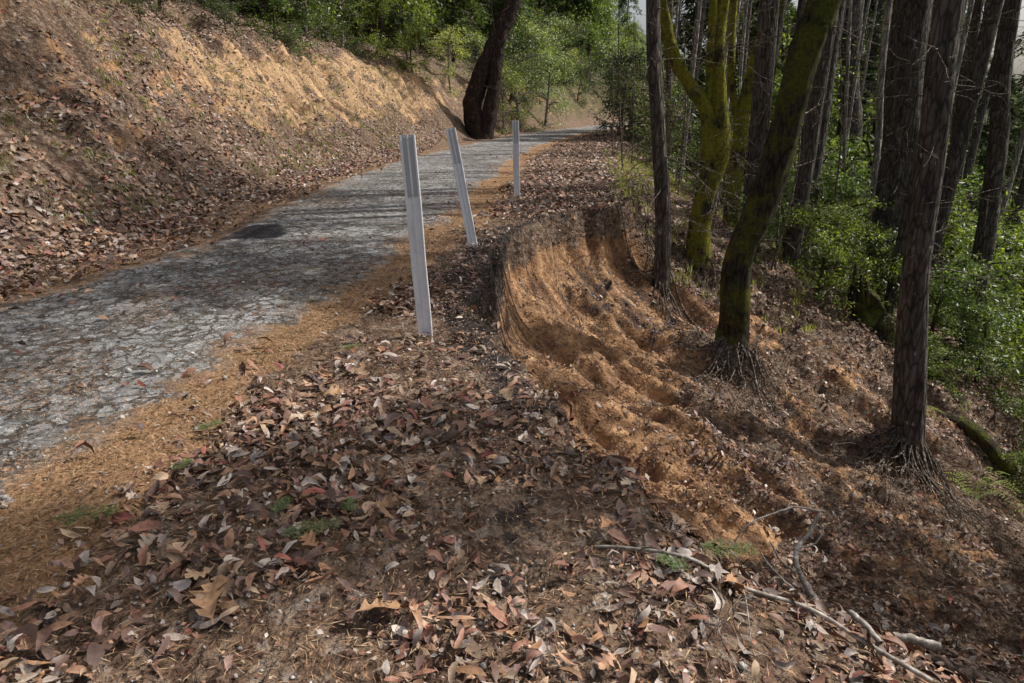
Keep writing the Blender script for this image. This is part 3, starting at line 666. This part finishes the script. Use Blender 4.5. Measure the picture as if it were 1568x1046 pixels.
# ---------------- understory shrubs
SH=[(5.2,11.5,.55),(6.4,12.8,.7),(5.4,13.5,.5),(7.4,11.4,.6),(8.6,12.2,.8),(9.6,11.2,.8),(8.2,9.6,.55),(9.4,9.2,.7),(10.8,10.5,1),(11.5,12.5,1.1),(6.5,16,.9),(8,18,1),(10,15.5,1.1),(12.5,15,1.2),(5.5,18,.7),(7,21,1),(4.4,12.2,.35),(13,11,1.1),(7.2,13.8,.6),(9,14.2,.9),(6,14.8,.7),(10.2,8.2,.7),(11.8,9.2,.9),(12.6,8.4,.9),(8.6,7.8,.5),(9.6,7.0,.7),(7.7,8.8,.35),(8.8,8.7,.6),(10.6,6.8,.9),(7.0,12.2,.5),(5.9,12.6,.5),(6.9,10.6,.35),(8.0,11,.55)]
for k,(a,b,s) in enumerate(SH): inst(shr[k%3],'bay_laurel_shrub',a,b,s,-.1)
for (a,b,s) in [(5.0,23,.9),(5.2,27,1),(6.8,30,1.2),(5.4,33,1.2),(5.6,38,1.5),(7.4,36,1.2),(6.6,41,1.5)]: inst(dshr[0],'bay_laurel_shrub',a,b,s)
for (a,b,s) in [(-.5,40,1.2),(.6,44,1.6),(-2,41,1.2),(2.2,49,1.6),(-3.2,38,1.0),(1.2,52,1.5)]: inst(pal_sh,'pale_shrub',a,b,s)
BS=[(-8.6,15,.6),(-8.4,18,.7),(-8.2,21,.8),(-7.8,24,.9),(-7.6,27,1),(-7,30,1),(-6,33,1),(-5,36,1.1),(-9,12.5,.5),(-10.5,17,1),(-11,13.5,.8),(-9.5,24,1.2),(-9,29,1.3),(-7.5,19.5,.4),(-6.9,23.2,.4),(-4.5,33.5,.7),(-8.3,9.7,.35),(-7.2,8.9,.3),(-10.5,10.8,.7),(-12,12,1),(-9.4,20,.9),(-9,16.5,.7),(-8,28.5,1),(-11,19,1.1),(-10,14.8,.6),(-7.2,14.6,.25),(-7.6,11.6,.3),(-8.4,13.6,.35),(-8.8,11.2,.5),(-9.6,12.8,.7),(-9.2,14,.6),(-9.4,9.5,.6),(-12,16,1.1),(-13,19,1.3),(-11,22,1.2),(-12,25,1.4)]
for k,(a,b,s) in enumerate(BS): inst((dshr[k%2],shr[k%3])[k%3==0],'hillside_shrub',a,b,s,-.15)
for q in range(36):
    b=rng.uniform(42,100);a=ip(b,XL)-rng.uniform(2.5,7);inst((dshr[q%2],pal_sh)[q%5==0],'hillside_shrub',a,b,rng.uniform(.8,1.8),-.1)
fo=empty('distant_forest')
def inforest(x,y):
    xl=ip(y,XL);xe=ip(y,XE);return x<xl-5.5 or x>xe+3.5
cnt=0
while cnt<200:
    b=rng.uniform(14,120);a=rng.uniform(-.95,.98)*b+rng.normal(0,3)
    if not inforest(a,b) or (a>0 and (b<27 or (a>8 and b<34 and rng.random()<.6))): continue
    if a<0 and b<22: continue
    inst(con[cnt%4],'fir',a,b,rng.uniform(.6,1.15),-.3,fo);cnt+=1
cnt=0
while cnt<130:
    b=rng.uniform(34,130);a=rng.uniform(-.3,.35)*b
    if not inforest(a,b): continue
    inst((con[3],brt[cnt%3],con[1])[cnt%3],'tree',a,b,rng.uniform(.8,1.4),-.3,fo);cnt+=1
cnt=0
while cnt<170:
    b=20+85*rng.random()**1.2;a=rng.uniform(-.9,.95)*b+rng.normal(0,3)
    if not inforest(a,b) or (a>0 and b<26): continue
    if a<0 and b<24: continue
    inst(brt[cnt%3],'broadleaf',a,b,rng.uniform(.5,1.15),-.3,fo,tilt=.08);cnt+=1
cnt=0
while cnt<150:
    b=16+50*rng.random();a=rng.uniform(-.8,.9)*b
    if not inforest(a,b) : continue
    inst(dshr[cnt%2] if a<0 else shr[cnt%3],'shrub',a,b,rng.uniform(.8,1.6),-.2,fo);cnt+=1
cnt=0
while cnt<85:
    b=rng.uniform(12,44);a=rng.uniform(.18,.95)*b
    if a<ip(b,XE)+1.5: continue
    inst(poles[cnt%4],'pole_tree',a,b,rng.uniform(.8,1.2),-.2,fo);cnt+=1
for (a,b,s) in [(10.5,2.2,.8),(13,7.5,.9)]: inst(con[2],'fir_tree',a,b,s,-.3)
for (a,b,s) in [(7.5,1.0,.9),(6.5,-1.5,.9),(8.5,4.2,.85)]: inst(brt[0],'madrone_tree',a,b,s,-.2)
mb=MB()
def tuft(px,py,n,h,c):
    z0=H1(px,py);a=rng.uniform(0,6.28,n);C=np.stack([px+rng.normal(0,.05,n),py+rng.normal(0,.05,n),np.full(n,z0)],1)
    D=np.stack([np.cos(a)*.6,np.sin(a)*.6,np.ones(n)],1);N=np.stack([np.cos(a),np.sin(a),np.full(n,-.5)],1)
    v,F=quads_leaf(C,D,N,h*rng.uniform(.5,1.2,n),np.full(n,.006),.2);mb.add(v,F,np.repeat(np.array(c)*rng.uniform(.6,1.4,(n,1)),4,0))
for q in range(2600):
    py=rng.uniform(7,32);px=ip(py,XL)-.75-rng.uniform(.4,4.6)
    if fbm(np.array([px*.6]),np.array([py*.5]),3,91)[0]>.03: tuft(px,py,14,rng.uniform(.04,.15),(.15,.17,.06))
for q in range(500):
    py=rng.uniform(8,24);px=ip(py,XE)+rng.uniform(-.3,3)
    if py<10 and px<4: continue
    tuft(px,py,12,rng.uniform(.1,.3),(.22,.24,.08))
mb.build('grass',[FG])
mb=MB()
def fern(px,py,s):
    z0=H1(px,py)
    for f in range(9):
        a=f*.7+rng.normal(0,.2);d=np.array([math.cos(a),math.sin(a),0]);P=np.array([px,py,z0])
        Q,_=smoothpts([P,P+d*s*.45+[0,0,s*.5],P+d*s+[0,0,s*.35]],[1,1,1],18);sd=np.array([-d[1],d[0],0])
        for g in range(2,18):
            l=s*.22*(1-g/19);C=np.array([Q[g],Q[g]]);D=np.array([sd+d*.3,-sd+d*.3]);v,F=quads_leaf(C,D,np.array([[0,0,1.]]*2),np.array([l,l]),np.array([s*.02]*2),.1);mb.add(v,F,(.16,.22,.05))
for p in [(6.2,8.1,.5),(6.7,8.6,.45),(7.2,8.0,.5),(6.0,9.3,.4),(7.6,9.0,.5),(5.6,12,.4)]: fern(*p)
mb.build('fern',[FG])
mb=MB()
def sprig(px,py,a,L,c):
    z0=H1(px,py)+.06;d=np.array([math.cos(a),math.sin(a),.03]);sd=np.array([-d[1],d[0],0])
    def stem(p,d,L):
        V,F=tube([p,p+d*L],[.002,.001],4);mb.add(V,F,(.2,.12,.06))
        n=int(L*600);t=rng.random(n);C=p+d*L*t[:,None];sg=rng.choice([-1,1],n)[:,None];s2=unit(np.cross([0,0,1.],d))
        D=s2*sg+d*.6+np.stack([np.zeros(n),np.zeros(n),rng.uniform(-.2,.5,n)],1);v,F=quads_leaf(C,D,np.tile([0,0,1.],(n,1)),np.full(n,.018),np.full(n,.0013),.1);mb.add(v,F,np.repeat(np.array(c)*rng.uniform(.6,1.4,(n,1)),4,0))
    p=np.array([px,py,z0]);stem(p,d,L)
    for k in range(4):
        f=.1+.22*k
        for sg in (-1,1): stem(p+d*L*f,unit(d+sd*sg*.8),L*.42*(1-f*.6))
GC=(.24,.33,.13)
for s in [(-1.75,2.25,.2,.24),(-.85,2.15,.3,.22),(-.62,2.3,1.9,.1),(-.92,2.3,1.4,.12),(.66,2.08,-.2,.2),(.6,1.95,2.5,.12),(-1.5,2.95,.8,.12),(-1.05,4.0,.6,.12),(-1.45,2.6,1.2,.1)]: sprig(*s,GC)
mb.build('fir_sprig',[FG])
# ---------------- light, sky, camera
az,el=math.radians(74),math.radians(51)
w=bpy.data.worlds.new('World');S.world=w;w.use_nodes=True
bg=w.node_tree.nodes['Background'];sk=w.node_tree.nodes.new('ShaderNodeTexSky');sk.sky_type='NISHITA';sk.sun_disc=False
sk.sun_elevation=el;sk.sun_rotation=az;sk.air_density=1.;sk.dust_density=6
hs=w.node_tree.nodes.new('ShaderNodeHueSaturation');hs.inputs['Saturation'].default_value=.6
w.node_tree.links.new(sk.outputs[0],hs.inputs['Color']);w.node_tree.links.new(hs.outputs[0],bg.inputs[0]);bg.inputs[1].default_value=.15
ld=bpy.data.lights.new('sun','SUN');ld.energy=5;ld.angle=math.radians(.6);ld.color=(1,.96,.9)
lo=bpy.data.objects.new('sun',ld);col(lo)
d=Vector((math.sin(az)*math.cos(el),math.cos(az)*math.cos(el),math.sin(el)));lo.rotation_mode='QUATERNION';lo.rotation_quaternion=d.to_track_quat('Z','Y')
cd=bpy.data.cameras.new('camera');cd.lens=24;cd.sensor_width=36;cd.clip_end=600;cd.clip_start=.05
co=bpy.data.objects.new('camera',cd);col(co);co.location=(0,0,1.6);co.rotation_euler=(math.radians(72),0,0)
S.camera=co
S.view_settings.view_transform='Standard';S.view_settings.look='None';S.view_settings.exposure=0
